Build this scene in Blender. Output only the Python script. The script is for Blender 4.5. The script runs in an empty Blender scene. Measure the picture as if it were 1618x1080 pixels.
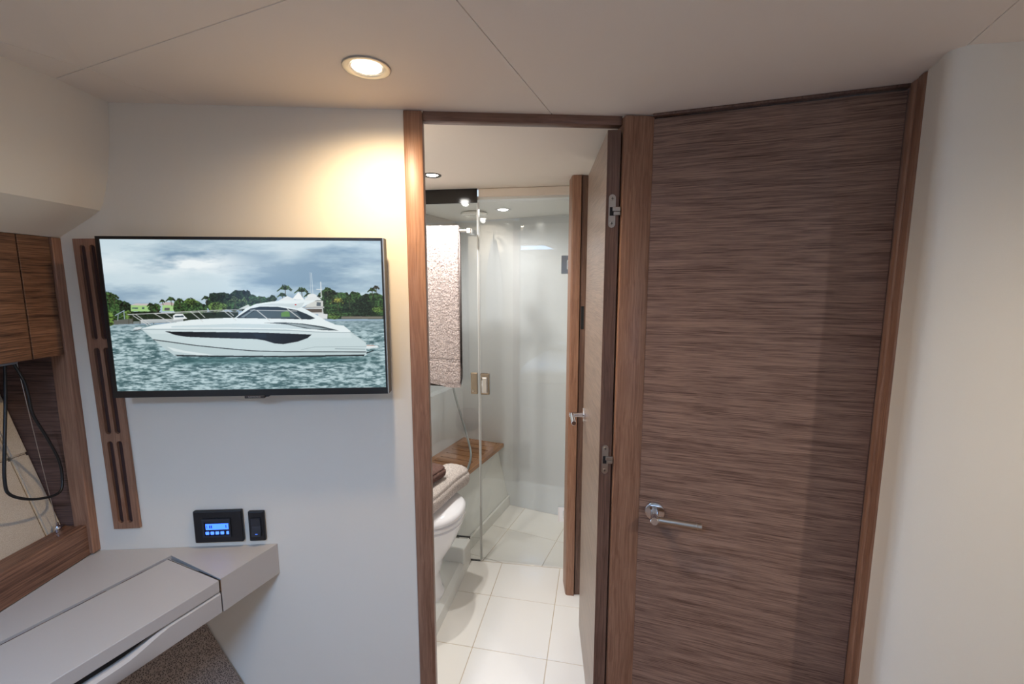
import bpy, bmesh, math, random
import numpy as np
from mathutils import Vector, Matrix

# ------------------------------------------------------------------ camera, world, light
SC = bpy.context.scene
COL = SC.collection
cam_data = bpy.data.cameras.new('camera')
cam_data.sensor_width = 36.0
cam_data.lens = 690.0/1618.0*36.0
cam_data.clip_start = 0.02
cam = bpy.data.objects.new('camera', cam_data)
cam.location = (0, 0, 1.45)
cam.rotation_euler = (math.radians(90-7.4), 0, 0)
COL.objects.link(cam)
SC.camera = cam

world = bpy.data.worlds.new('sky')
world.use_nodes = True
world.node_tree.nodes['Background'].inputs[0].default_value = (0.62, 0.78, 1.0, 1)
world.node_tree.nodes['Background'].inputs[1].default_value = 1.0
SC.world = world

SC.view_settings.view_transform = 'Standard'
SC.view_settings.look = 'None'
SC.view_settings.gamma = 1.0
SC.view_settings.use_curve_mapping = False
SC.view_settings.exposure = 0.5
SC.cycles.use_denoising = True
SC.cycles.max_bounces = 10
SC.cycles.diffuse_bounces = 5
SC.cycles.glossy_bounces = 5
SC.cycles.transparent_max_bounces = 16
SC.cycles.caustics_reflective = False
SC.cycles.caustics_refractive = False
SC.cycles.sample_clamp_indirect = 4.0

def area_light(name, loc, rot, sx, sy, watt, color):
    l = bpy.data.lights.new(name, 'AREA')
    l.shape = 'RECTANGLE'; l.size = sx; l.size_y = sy
    l.energy = watt; l.color = color
    o = bpy.data.objects.new(name, l)
    o.location = loc; o.rotation_euler = rot
    COL.objects.link(o)
    return o
R = math.radians
# daylight that falls in through the hull windows and the deck hatch behind the camera
DAY = (0.33, 0.55, 1.0)
area_light('daylight_port_window', (-1.63, -1.0, 1.34), (0, R(-90), 0), 0.30, 0.90, 6, DAY)
area_light('daylight_starboard_window', (1.63, -1.30, 1.34), (0, R(90), 0), 0.30, 0.50, 10, DAY)
area_light('daylight_hatch', (-0.60, -0.45, 1.99), (0, 0, 0), 0.46, 0.46, 40, DAY)

# ------------------------------------------------------------------ helpers
def s2l(c):
    return tuple((v/12.92 if v <= .04045 else ((v+.055)/1.055)**2.4) for v in (x/255 for x in c))

def new_mat(name):
    m = bpy.data.materials.new(name); m.use_nodes = True
    nt = m.node_tree; b = nt.nodes['Principled BSDF']
    return m, nt, b

def mat_plain(name, rgb, rough=.5, metal=0., spec=.5, bump=0., bscale=300., var=0., vscale=4., coat=0.):
    m, nt, b = new_mat(name)
    c = s2l(rgb)
    b.inputs['Base Color'].default_value = (*c, 1)
    b.inputs['Roughness'].default_value = rough
    b.inputs['Metallic'].default_value = metal
    b.inputs['Specular IOR Level'].default_value = spec
    b.inputs['Coat Weight'].default_value = coat
    tc = nt.nodes.new('ShaderNodeTexCoord')
    if var:
        n = nt.nodes.new('ShaderNodeTexNoise'); n.inputs['Scale'].default_value = vscale; n.inputs['Detail'].default_value = 5
        nt.links.new(tc.outputs['Object'], n.inputs['Vector'])
        r = nt.nodes.new('ShaderNodeValToRGB')
        r.color_ramp.elements[0].position = .3; r.color_ramp.elements[1].position = .7
        r.color_ramp.elements[0].color = (*[v*(1-var) for v in c], 1)
        r.color_ramp.elements[1].color = (*[min(1, v*(1+var)) for v in c], 1)
        nt.links.new(n.outputs['Fac'], r.inputs['Fac']); nt.links.new(r.outputs['Color'], b.inputs['Base Color'])
    if bump:
        n = nt.nodes.new('ShaderNodeTexNoise'); n.inputs['Scale'].default_value = bscale; n.inputs['Detail'].default_value = 3
        nt.links.new(tc.outputs['Object'], n.inputs['Vector'])
        bp = nt.nodes.new('ShaderNodeBump'); bp.inputs['Strength'].default_value = bump; bp.inputs['Distance'].default_value = .001
        nt.links.new(n.outputs['Fac'], bp.inputs['Height']); nt.links.new(bp.outputs['Normal'], b.inputs['Normal'])
    return m

def mat_wood(name, dark, light, axis='X', fine=170., along=5., rough=.45, contrast=.26, bump=.15, mid=.5, band=.5, wobble=.02):
    """veneer: streaks run along the given object axis"""
    m, nt, b = new_mat(name)
    tc = nt.nodes.new('ShaderNodeTexCoord')
    # a slow wobble bends the grain
    wob = nt.nodes.new('ShaderNodeTexNoise'); wob.inputs['Scale'].default_value = 5.0; wob.inputs['Detail'].default_value = 2
    nt.links.new(tc.outputs['Object'], wob.inputs['Vector'])
    ad = nt.nodes.new('ShaderNodeVectorMath'); ad.operation = 'MULTIPLY_ADD'
    amt = [wobble]*3; amt['XYZ'.index(axis)] = 0
    ad.inputs[1].default_value = amt
    nt.links.new(wob.outputs['Color'], ad.inputs[0]); nt.links.new(tc.outputs['Object'], ad.inputs[2])
    mp = nt.nodes.new('ShaderNodeMapping')
    sc = [fine]*3; sc['XYZ'.index(axis)] = along
    mp.inputs['Scale'].default_value = sc
    nt.links.new(ad.outputs[0], mp.inputs['Vector'])
    n1 = nt.nodes.new('ShaderNodeTexNoise'); n1.inputs['Scale'].default_value = 1; n1.inputs['Detail'].default_value = 4; n1.inputs['Roughness'].default_value = .65
    nt.links.new(mp.outputs['Vector'], n1.inputs['Vector'])
    mp2 = nt.nodes.new('ShaderNodeMapping')
    sc2 = [fine*.11]*3; sc2['XYZ'.index(axis)] = along*.25
    mp2.inputs['Scale'].default_value = sc2
    nt.links.new(ad.outputs[0], mp2.inputs['Vector'])
    n2 = nt.nodes.new('ShaderNodeTexNoise'); n2.inputs['Scale'].default_value = 1; n2.inputs['Detail'].default_value = 2
    nt.links.new(mp2.outputs['Vector'], n2.inputs['Vector'])
    mx = nt.nodes.new('ShaderNodeMath'); mx.operation = 'MULTIPLY_ADD'; mx.inputs[1].default_value = band
    sub = nt.nodes.new('ShaderNodeMath'); sub.operation = 'SUBTRACT'; sub.inputs[1].default_value = .5
    nt.links.new(n2.outputs['Fac'], sub.inputs[0]); nt.links.new(sub.outputs[0], mx.inputs[0]); nt.links.new(n1.outputs['Fac'], mx.inputs[2])
    r = nt.nodes.new('ShaderNodeValToRGB')
    r.color_ramp.elements[0].position = mid-contrast/2; r.color_ramp.elements[1].position = mid+contrast/2
    r.color_ramp.elements[0].color = (*s2l(dark), 1); r.color_ramp.elements[1].color = (*s2l(light), 1)
    nt.links.new(mx.outputs[0], r.inputs['Fac']); nt.links.new(r.outputs['Color'], b.inputs['Base Color'])
    bp = nt.nodes.new('ShaderNodeBump'); bp.inputs['Strength'].default_value = bump; bp.inputs['Distance'].default_value = .001
    nt.links.new(n1.outputs['Fac'], bp.inputs['Height']); nt.links.new(bp.outputs['Normal'], b.inputs['Normal'])
    b.inputs['Roughness'].default_value = rough
    b.inputs['Specular IOR Level'].default_value = .35
    return m

def mat_weave(name, a, bcol, scale=500., rough=.9, bump=.4):
    """two-tone woven cloth"""
    m, nt, b = new_mat(name)
    tc = nt.nodes.new('ShaderNodeTexCoord')
    v = nt.nodes.new('ShaderNodeTexVoronoi'); v.inputs['Scale'].default_value = scale
    nt.links.new(tc.outputs['Object'], v.inputs['Vector'])
    r = nt.nodes.new('ShaderNodeValToRGB')
    r.color_ramp.elements[0].position = .12; r.color_ramp.elements[1].position = .62
    r.color_ramp.elements[0].color = (*s2l(bcol), 1); r.color_ramp.elements[1].color = (*s2l(a), 1)
    nt.links.new(v.outputs['Distance'], r.inputs['Fac']); nt.links.new(r.outputs['Color'], b.inputs['Base Color'])
    bp = nt.nodes.new('ShaderNodeBump'); bp.inputs['Strength'].default_value = bump; bp.inputs['Distance'].default_value = .001; bp.invert = True
    nt.links.new(v.outputs['Distance'], bp.inputs['Height']); nt.links.new(bp.outputs['Normal'], b.inputs['Normal'])
    b.inputs['Roughness'].default_value = rough; b.inputs['Specular IOR Level'].default_value = .2
    return m

def mat_emit(name, rgb, strength):
    m, nt, b = new_mat(name)
    b.inputs['Base Color'].default_value = (*s2l(rgb), 1)
    b.inputs['Emission Color'].default_value = (*s2l(rgb), 1)
    b.inputs['Emission Strength'].default_value = strength
    return m

def mat_glass(name, tint, refl=.05):
    """clear sheet: see-through with a Schlick reflection"""
    m = bpy.data.materials.new(name); m.use_nodes = True
    nt = m.node_tree; nt.nodes.clear()
    out = nt.nodes.new('ShaderNodeOutputMaterial')
    tr = nt.nodes.new('ShaderNodeBsdfTransparent'); tr.inputs[0].default_value = (*tint, 1)
    gl = nt.nodes.new('ShaderNodeBsdfGlossy'); gl.inputs['Roughness'].default_value = 0.0
    lw = nt.nodes.new('ShaderNodeLayerWeight'); lw.inputs['Blend'].default_value = .5
    pw = nt.nodes.new('ShaderNodeMath'); pw.operation = 'POWER'; pw.inputs[1].default_value = 4.
    ma = nt.nodes.new('ShaderNodeMath'); ma.operation = 'MULTIPLY_ADD'; ma.inputs[1].default_value = .9; ma.inputs[2].default_value = refl
    mx = nt.nodes.new('ShaderNodeMixShader')
    nt.links.new(lw.outputs['Facing'], pw.inputs[0]); nt.links.new(pw.outputs[0], ma.inputs[0])
    nt.links.new(ma.outputs[0], mx.inputs[0]); nt.links.new(tr.outputs[0], mx.inputs[1]); nt.links.new(gl.outputs[0], mx.inputs[2])
    nt.links.new(mx.outputs[0], out.inputs[0])
    return m

class MB:
    """collects shapes; build() links them as one mesh object"""
    def __init__(self): self.bm = bmesh.new()
    def box(self, x0, x1, y0, y1, z0, z1, bevel=0., seg=2):
        return self.prism([(x0, y0), (x1, y0), (x1, y1), (x0, y1)], z0, z1, bevel, seg)
    def prism(self, pts, z0, z1, bevel=0., seg=2, ztop=None):
        bm = self.bm
        a = [bm.verts.new((x, y, z0)) for x, y in pts]
        b = [bm.verts.new((x, y, ztop(x, y) if ztop else z1)) for x, y in pts]
        n = len(pts); fs = [bm.faces.new(a[::-1]), bm.faces.new(b)]
        for i in range(n): fs.append(bm.faces.new((a[i], a[(i+1) % n], b[(i+1) % n], b[i])))
        if bevel:
            es = list({e for f in fs for e in f.edges})
            bmesh.ops.bevel(bm, geom=es, offset=bevel, segments=seg, affect='EDGES', profile=.5, clamp_overlap=True)
        return self
    def profile(self, pts, axis, t0, t1, bevel=0.):
        """polygon extruded along X or Y; pts are the two other coordinates"""
        bm = self.bm
        mk = (lambda p, t: (t, p[0], p[1])) if axis == 'X' else (lambda p, t: (p[0], t, p[1]))
        a = [bm.verts.new(mk(p, t0)) for p in pts]; b = [bm.verts.new(mk(p, t1)) for p in pts]
        n = len(pts); fs = [bm.faces.new(a[::-1]), bm.faces.new(b)]
        for i in range(n): fs.append(bm.faces.new((a[i], a[(i+1) % n], b[(i+1) % n], b[i])))
        if bevel:
            es = list({e for f in fs for e in f.edges})
            bmesh.ops.bevel(bm, geom=es, offset=bevel, segments=2, affect='EDGES', clamp_overlap=True)
        return self
    def lathe(self, prof, n=40, M=None, close=False):
        bm = self.bm; rings = []; new = []
        for r, z in prof:
            if r < 1e-6:
                v = bm.verts.new((0, 0, z)); rings.append([v]); new.append(v)
            else:
                rg = [bm.verts.new((r*math.cos(2*math.pi*i/n), r*math.sin(2*math.pi*i/n), z)) for i in range(n)]
                rings.append(rg); new += rg
        for a, b in zip(rings, rings[1:]):
            for i in range(n):
                j = (i+1) % n
                if len(a) == 1 and len(b) == 1: continue
                if len(a) == 1: bm.faces.new((a[0], b[i], b[j]))
                elif len(b) == 1: bm.faces.new((a[i], b[0], a[j]))
                else: bm.faces.new((a[i], b[i], b[j], a[j]))
        if M is not None: bmesh.ops.transform(bm, matrix=M, verts=new)
        return self
    def rod(self, p, q, r, n=20, bevel=0.):
        p, q = Vector(p), Vector(q); d = q-p; l = d.length
        M = Matrix.Translation(p) @ d.to_track_quat('Z', 'Y').to_matrix().to_4x4()
        e = bevel
        prof = [(0, 0), (r-e, 0), (r, e), (r, l-e), (r-e, l), (0, l)] if e else [(0, 0), (r, 0), (r, l), (0, l)]
        return self.lathe(prof, n, M)
    def tube(self, pts, r, n=10, sub=8):
        P = [Vector(p) for p in pts]; path = []
        for i in range(len(P)-1):
            p0 = P[max(i-1, 0)]; p1 = P[i]; p2 = P[i+1]; p3 = P[min(i+2, len(P)-1)]
            for k in range(sub):
                t = k/sub
                path.append(.5*((2*p1)+(p2-p0)*t+(2*p0-5*p1+4*p2-p3)*t*t+(3*p1-p0-3*p2+p3)*t*t*t))
        path.append(P[-1]); bm = self.bm; prev = None; nrm = None
        first = None
        for i, p in enumerate(path):
            tan = (path[min(i+1, len(path)-1)]-path[max(i-1, 0)]).normalized()
            if nrm is None: nrm = tan.orthogonal().normalized()
            nrm = (nrm-tan*nrm.dot(tan)).normalized(); bi = tan.cross(nrm)
            ring = [bm.verts.new(p+r*(math.cos(2*math.pi*k/n)*nrm+math.sin(2*math.pi*k/n)*bi)) for k in range(n)]
            if prev:
                for k in range(n): bm.faces.new((prev[k], prev[(k+1) % n], ring[(k+1) % n], ring[k]))
            else: first = ring
            prev = ring
        bm.faces.new(first[::-1]); bm.faces.new(prev)
        return self
    def holed(self, outer, holes, d0, d1):
        """upright plate in the local xz plane with holes, from y=d0 to y=d1"""
        bm = self.bm; es = []
        for loop in [outer]+holes:
            vs = [bm.verts.new((x, d0, z)) for x, z in loop]
            es += [bm.edges.new((vs[i], vs[(i+1) % len(vs)])) for i in range(len(vs))]
        res = bmesh.ops.triangle_fill(bm, use_beauty=True, use_dissolve=False, edges=es)
        fs = [g for g in res['geom'] if isinstance(g, bmesh.types.BMFace)]
        ex = bmesh.ops.extrude_face_region(bm, geom=fs)
        vs = [g for g in ex['geom'] if isinstance(g, bmesh.types.BMVert)]
        bmesh.ops.translate(bm, verts=vs, vec=(0, d1-d0, 0))
        return self
    def grid(self, nx, ny, fn):
        bm = self.bm
        v = [[bm.verts.new(fn(i/nx, j/ny)) for i in range(nx+1)] for j in range(ny+1)]
        for j in range(ny):
            for i in range(nx): bm.faces.new((v[j][i], v[j][i+1], v[j+1][i+1], v[j+1][i]))
        return self
    def build(self, name, mat, parent=None, smooth=None, kind=None, label=None, recalc=True):
        if recalc: bmesh.ops.recalc_face_normals(self.bm, faces=self.bm.faces)
        me = bpy.data.meshes.new(name); self.bm.to_mesh(me); self.bm.free()
        me.materials.append(mat)
        o = bpy.data.objects.new(name, me); COL.objects.link(o)
        if parent is not None: o.parent = parent
        if smooth is not None:
            me.set_sharp_from_angle(angle=R(smooth)); me.polygons.foreach_set('use_smooth', [True]*len(me.polygons))
        if kind: o['kind'] = kind
        if label: o['label'] = label
        return o

def thing(name, label, cat, loc=(0, 0, 0), rz=0., group=None, kind=None):
    o = bpy.data.objects.new(name, None); COL.objects.link(o)
    o.empty_display_size = .05
    o.location = loc; o.rotation_euler = (0, 0, rz)
    if label: o['label'] = label
    if cat: o['category'] = cat
    if group: o['group'] = group
    if kind: o['kind'] = kind
    return o
def tag(o, label, cat, group=None):
    o['label'] = label; o['category'] = cat
    if group: o['group'] = group
    return o
def struct(o, label=None):
    o['kind'] = 'structure'
    if label: o['label'] = label
    return o
def place(o, loc, rz=0.):
    o.location = loc; o.rotation_euler = (0, 0, rz); return o

def clip(poly, a, b, c):
    """keep the side a*x+b*y <= c"""
    out = []
    for i, p in enumerate(poly):
        q = poly[(i+1) % len(poly)]
        dp = a*p[0]+b*p[1]-c; dq = a*q[0]+b*q[1]-c
        if dp <= 0: out.append(p)
        if dp*dq < 0:
            t = dp/(dp-dq); out.append((p[0]+(q[0]-p[0])*t, p[1]+(q[1]-p[1])*t))
    return out
# ------------------------------------------------------------------ the picture on the television
OPS=[
('p',(30,44,28),[(-16,348),(593,337),(590,381),(-21,394)],0),
('p',(34,50,30),[(977,315),(1280,316),(1278,377),(974,375)],0),
('p',(120,130,128),[(-20,387),(300,376),(299,387),(-21,400)],0),
('e',(28,44,26),[(6,306)],(54,55,1)),
('e',(46,72,36),[(44,330)],(54,57,1)),
('e',(46,72,36),[(-7,348)],(40,55,1)),
('e',(28,44,26),[(81,320)],(31,32,1)),
('e',(46,72,36),[(14,274)],(27,26,1)),
('e',(74,98,44),[(86,353)],(27,23,1)),
('e',(28,44,26),[(123,349)],(36,14,1)),
('e',(74,98,44),[(6,367)],(19,37,1)),
('x',(52,74,38),[(11,260)],28),
('x',(52,74,38),[(32,269)],27),
('p',(160,200,130),[(106,304),(195,306),(194,335),(103,334)],0),
('p',(165,205,135),[(248,305),(306,307),(304,334),(245,334)],0),
('p',(196,186,182),[(103,306),(128,297),(204,299),(207,308)],0),
('p',(190,176,172),[(230,305),(267,291),(297,293),(308,307)],0),
('p',(70,90,90),[(110,316),(137,316),(136,323),(109,322)],0),
('p',(70,90,90),[(155,315),(166,315),(165,324),(154,324)],0),
('p',(90,90,90),[(256,318),(280,318),(279,331),(255,331)],0),
('e',(46,72,36),[(211,319)],(28,20,1)),
('e',(46,72,36),[(319,317)],(25,32,1)),
('e',(74,98,44),[(378,308)],(43,35,1)),
('e',(46,72,36),[(350,322)],(36,27,1)),
('e',(46,72,36),[(413,322)],(40,27,1)),
('e',(28,44,26),[(177,344)],(63,11,1)),
('x',(52,74,38),[(194,307)],16),
('x',(52,74,38),[(220,312)],21),
('x',(52,74,38),[(327,289)],23),
('x',(52,74,38),[(288,282)],23),
('x',(52,74,38),[(249,289)],12),
('e',(28,44,26),[(487,299)],(40,51,1)),
('e',(28,44,26),[(533,281)],(54,37,1)),
('e',(28,44,26),[(615,272)],(61,39,1)),
('e',(28,44,26),[(586,299)],(76,35,1)),
('e',(46,72,36),[(659,295)],(36,31,1)),
('e',(74,98,44),[(499,315)],(43,24,1)),
('e',(46,72,36),[(705,286)],(36,20,1)),
('e',(46,72,36),[(751,279)],(27,13,1)),
('e',(46,72,36),[(577,309)],(27,27,1)),
('x',(52,74,38),[(448,276)],19),
('x',(74,92,52),[(580,284)],32),
('x',(66,84,46),[(632,288)],32),
('x',(52,74,38),[(697,277)],18),
('x',(52,74,38),[(756,272)],18),
('p',(205,212,210),[(594,325),(640,304),(649,312),(630,325)],0),
('e',(46,72,36),[(1002,278)],(36,41,1)),
('e',(28,44,26),[(1034,269)],(36,37,1)),
('e',(46,72,36),[(1088,287)],(54,41,1)),
('e',(46,72,36),[(1144,278)],(40,35,1)),
('e',(28,44,26),[(1198,297)],(54,41,1)),
('e',(46,72,36),[(1244,293)],(45,46,1)),
('e',(28,44,26),[(1174,325)],(99,37,1)),
('e',(28,44,26),[(1077,325)],(72,37,1)),
('e',(46,72,36),[(1262,316)],(27,46,1)),
('e',(46,72,36),[(1041,311)],(45,46,1)),
('e',(28,44,26),[(978,296)],(27,23,1)),
('x',(52,74,38),[(817,232)],37),
('x',(52,74,38),[(894,242)],34),
('x',(52,74,38),[(1016,239)],27),
('x',(52,74,38),[(802,263)],23),
('x',(120,120,52),[(1061,292)],36),
('x',(52,74,38),[(1116,286)],32),
('x',(52,74,38),[(1228,239)],21),
('x',(60,60,50),[(1247,227)],18),
('x',(52,74,38),[(1034,269)],21),
('x',(52,74,38),[(925,263)],21),
('e',(74,98,44),[(1039,360)],(30,16,1)),
('e',(46,72,36),[(1094,353)],(54,9,1)),
('e',(28,44,26),[(1177,354)],(54,14,1)),
('e',(74,98,44),[(1252,330)],(27,13,1)),
('p',(120,116,104),[(1076,363),(1274,364),(1274,375),(1075,374)],0),
('p',(205,208,206),[(889,326),(990,320),(992,351),(888,350)],0),
('p',(80,92,96),[(960,293),(978,293),(977,311),(959,311)],0),
('p',(206,208,202),[(933,289),(993,287),(991,319),(904,319)],0),
('p',(88,98,104),[(962,293),(982,294),(981,312),(961,312)],0),
('p',(170,172,170),[(895,317),(997,314),(997,322),(894,322)],0),
('p',(90,80,70),[(899,326),(986,326),(985,343),(898,343)],0),
('p',(214,218,218),[(966,349),(1010,351),(1009,374),(965,373)],0),
('p',(238,241,240),[(847,279),(880,243),(904,281)],0),
('p',(225,230,230),[(778,288),(825,263),(860,279),(851,288)],0),
('p',(96,98,92),[(21,376),(107,369),(105,393),(19,395)],0),
('l',(150,168,178),[(30,353),(73,330)],4),
('l',(140,155,160),[(39,376),(44,348)],4),
('l',(150,168,178),[(71,332),(70,369)],4),
('l',(70,66,56),[(90,362),(87,393)],3),
('l',(70,66,56),[(108,362),(105,393)],3),
('l',(70,66,56),[(141,363),(138,393)],3),
('l',(70,66,56),[(175,363),(172,394)],3),
('l',(70,66,56),[(202,363),(199,394)],3),
('p',(176,184,186),[(143,373),(337,370),(335,385),(141,391)],0),
('p',(232,238,238),[(291,355),(303,348),(337,348),(343,357),(355,370),(291,377)],0),
('p',(60,80,90),[(300,357),(338,355),(341,363),(297,364)],0),
('p',(196,212,214),[(141,418),(198,405),(280,393),(576,379),(991,390),(1114,437),(1188,494),(1190,552),(1180,560),(285,551),(244,520),(192,471)],0),
('p',(206,220,222),[(141,418),(1114,439),(1122,467),(712,465),(349,443),(186,442)],0),
('p',(184,201,203),[(192,471),(380,500),(634,529),(1184,540),(1180,558),(285,549),(247,520)],0),
('p',(214,226,226),[(248,504),(324,524),(468,548),(394,548),(278,526)],0),
('p',(226,236,237),[(139,417),(199,401),(281,390),(372,376),(463,370),(577,367),(809,378),(946,377),(997,381),(1048,404),(1085,408),(1118,437),(1114,441),(952,436),(806,425),(532,420)],0),
('p',(198,214,218),[(279,405),(575,396),(807,401),(943,428),(806,420),(532,414),(279,413)],0),
('p',(226,236,237),[(574,368),(630,321),(677,301),(750,290),(824,283),(906,280),(972,279),(951,289),(890,318),(912,329),(965,360),(997,379),(999,394),(928,381),(590,371)],0),
('p',(202,214,216),[(676,310),(750,299),(868,300),(905,294),(890,317),(867,324),(795,311),(722,308)],0),
('p',(34,46,52),[(580,367),(650,323),(696,314),(778,315),(866,331),(911,350),(951,371),(928,377),(772,372),(590,369)],0),
('p',(72,88,94),[(627,360),(675,331),(811,333),(866,343),(883,367),(773,369),(627,366)],0),
('p',(96,140,70),[(792,344),(820,335),(831,343),(832,363),(791,363)],0),
('p',(120,134,138),[(600,364),(662,327),(675,325),(618,365)],0),
('l',(196,200,200),[(648,330),(866,335)],3),
('l',(206,208,206),[(821,324),(889,380)],4),
('l',(206,208,206),[(680,332),(734,380)],4),
('p',(190,40,40),[(859,302),(866,302),(866,308),(859,308)],0),
('p',(60,72,76),[(703,392),(808,391),(890,397),(981,411),(1061,432),(989,430),(898,420),(816,401),(771,397)],0),
('p',(150,164,168),[(808,395),(881,400),(972,417),(1017,427),(944,424),(862,409)],0),
('l',(150,165,170),[(141,420),(532,422),(806,428),(952,438),(1114,442)],3),
('p',(10,14,18),[(248,431),(349,433),(668,439),(841,446),(930,451),(909,468),(862,485),(792,497),(751,493),(706,478),(665,471),(529,466),(347,458),(294,449)],0),
('p',(22,32,40),[(649,441),(713,446),(716,465),(666,464)],0),
('l',(24,30,34),[(192,470),(380,499),(525,516),(643,528),(799,534),(1184,539)],4),
('p',(14,20,22),[(281,544),(449,550),(798,555),(1180,552),(1176,560),(798,561),(449,556),(294,552)],0),
('l',(150,165,168),[(874,525),(939,512),(1188,512)],2),
('l',(130,145,148),[(1038,522),(1182,525)],3),
('l',(170,184,186),[(1118,440),(1190,494)],3),
('p',(222,230,230),[(1190,506),(1244,508),(1249,518),(1189,523)],0),
('p',(186,160,150),[(1192,504),(1227,505),(1231,510),(1191,509)],0),
('l',(26,34,36),[(1188,544),(1221,533)],4),
('p',(210,218,220),[(102,419),(117,410),(145,410),(135,423)],0),
('l',(80,86,88),[(104,427),(136,420)],3),
('l',(205,208,206),[(87,349),(204,344),(376,335),(530,329),(607,329)],3),
('l',(205,208,206),[(204,346),(529,336),(602,340)],2),
('l',(205,208,206),[(109,353),(172,400)],3),
('l',(205,208,206),[(123,349),(185,399)],3),
('l',(205,208,206),[(208,346),(281,390)],3),
('l',(205,208,206),[(258,344),(287,368)],3),
('l',(205,208,206),[(371,335),(424,384)],3),
('l',(205,208,206),[(408,335),(436,365)],3),
('l',(205,208,206),[(521,330),(579,379)],3),
('l',(205,208,206),[(543,330),(569,356)],3),
('l',(205,208,206),[(140,377),(337,370)],3),
('l',(190,200,206),[(939,150),(936,251)],2),
('l',(225,230,232),[(945,153),(946,251)],2),
('l',(225,228,228),[(986,196),(985,272)],4),
('l',(225,228,228),[(965,231),(989,233)],4),
('e',(225,230,230),[(941,264)],(23,12,0)),
('p',(220,226,226),[(911,270),(970,268),(988,285),(905,285)],0),
('l',(210,215,215),[(960,285),(989,264)],3)]
def paint_picture(W=1280, H=720, seed=4):
    rng = np.random.RandomState(seed)
    yy, xx = np.mgrid[0:H, 0:W].astype(np.float32)
    def noise(cx, cy):
        gx, gy = int(W/cx)+3, int(H/cy)+3
        g = rng.rand(gy, gx).astype(np.float32)
        fx = xx/cx; fy = yy/cy
        ix = fx.astype(int); iy = fy.astype(int)
        fx = fx-ix; fy = fy-iy
        fx = fx*fx*(3-2*fx); fy = fy*fy*(3-2*fy)
        return (g[iy,ix]*(1-fx)+g[iy,ix+1]*fx)*(1-fy)+(g[iy+1,ix]*(1-fx)+g[iy+1,ix+1]*fx)*fy
    def fbm(cx, cy, n=5):
        s = 0; a = 1; t = 0
        for _ in range(n):
            s = s+a*noise(cx, cy); t += a; a *= .55; cx = max(cx/2, 2); cy = max(cy/2, 2)
        return s/t
    col = lambda c: np.array(c, np.float32)
    mix = lambda a, b, t: a+(b-a)*t[..., None]
    # sky
    f = fbm(420, 95, 6)
    t = np.clip((f-.36)*3.4, 0, 1)
    im = mix(col((130,158,180)), col((198,216,224)), t)
    g = np.exp(-((xx-330)/330)**2-((yy-105)/62)**2)*np.clip((fbm(200, 60)-.28)*3, 0, 1)
    im = mix(im, col((236,243,244)), np.clip(g*1.25, 0, 1))
    g = np.exp(-((xx-850)/70)**2-((yy-55)/40)**2)
    im = mix(im, col((214,226,230)), g*.6)
    low = np.clip((yy-230)/120, 0, 1)
    im = mix(im, col((160,180,198)), low*.5)
    # water
    hor = 398-16*xx/1280
    w = .45*fbm(46, 8, 4)+.55*fbm(20, 5, 3)
    t = np.clip((w-.36)*3.9, 0, 1)
    wa = mix(col((66,96,100)), col((182,204,208)), t)
    far = np.clip(1-(yy-392)/70, 0, 1)
    wa = mix(wa, col((138,160,168)), far*.6)
    g = np.exp(-((yy-575)/16)**2)*np.clip((xx-240)/90, 0, 1)*np.clip((1290-xx)/250, 0, 1)
    wa = mix(wa, col((42,84,84)), np.clip(g*.75, 0, 1))
    im = np.where((yy > hor)[..., None], wa, im)
    leaf = .5*fbm(16, 14, 4)+.5*noise(5, 4)
    edge = (noise(14, 14)-.5)*.55+(noise(6, 6)-.5)*.3
    def put(box, fn, c, tex=0):
        x0, y0, x1, y1 = (max(0, int(v)) for v in box)
        sl = (slice(y0, min(H, y1+1)), slice(x0, min(W, x1+1)))
        X, Y = xx[sl], yy[sl]
        if X.size == 0: return
        m = fn(X, Y, edge[sl]); c = col(c)
        if tex:
            src = mix(c*.35, np.minimum(c*1.45+6, 255), np.clip((leaf[sl]-.3)*2.4, 0, 1))
        else:
            src = c
        im[sl] += (src-im[sl])*m[..., None]
    def seg(x0, y0, x1, y1, w, c, tex=0):
        def fn(X, Y, e):
            dx, dy = x1-x0, y1-y0
            t = np.clip(((X-x0)*dx+(Y-y0)*dy)/max(dx*dx+dy*dy, 1e-6), 0, 1)
            return np.clip(w/2+.5-np.hypot(X-x0-t*dx, Y-y0-t*dy), 0, 1)
        put((min(x0, x1)-w, min(y0, y1)-w, max(x0, x1)+w, max(y0, y1)+w), fn, c, tex)
    def poly(p, c):
        def fn(X, Y, e):
            m = np.zeros(X.shape, bool)
            for (x0, y0), (x1, y1) in zip(p, p[1:]+p[:1]):
                if y0 != y1:
                    m ^= ((Y+.5 > y0) != (Y+.5 > y1)) & (X+.5 < (x1-x0)*(Y+.5-y0)/(y1-y0)+x0)
            return m.astype(np.float32)
        xs = [q[0] for q in p]; ys = [q[1] for q in p]
        put((min(xs)-1, min(ys)-1, max(xs)+1, max(ys)+1), fn, c)
    def blob(x, y, rx, ry, tex, c):
        def fn(X, Y, e):
            return (((X-x)/rx)**2+((Y-y)/ry)**2+(e if tex else 0) < 1).astype(np.float32)
        put((x-1.3*rx, y-1.3*ry, x+1.3*rx, y+1.3*ry), fn, c, tex)
    im = np.ascontiguousarray(im, dtype=np.float32)
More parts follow.
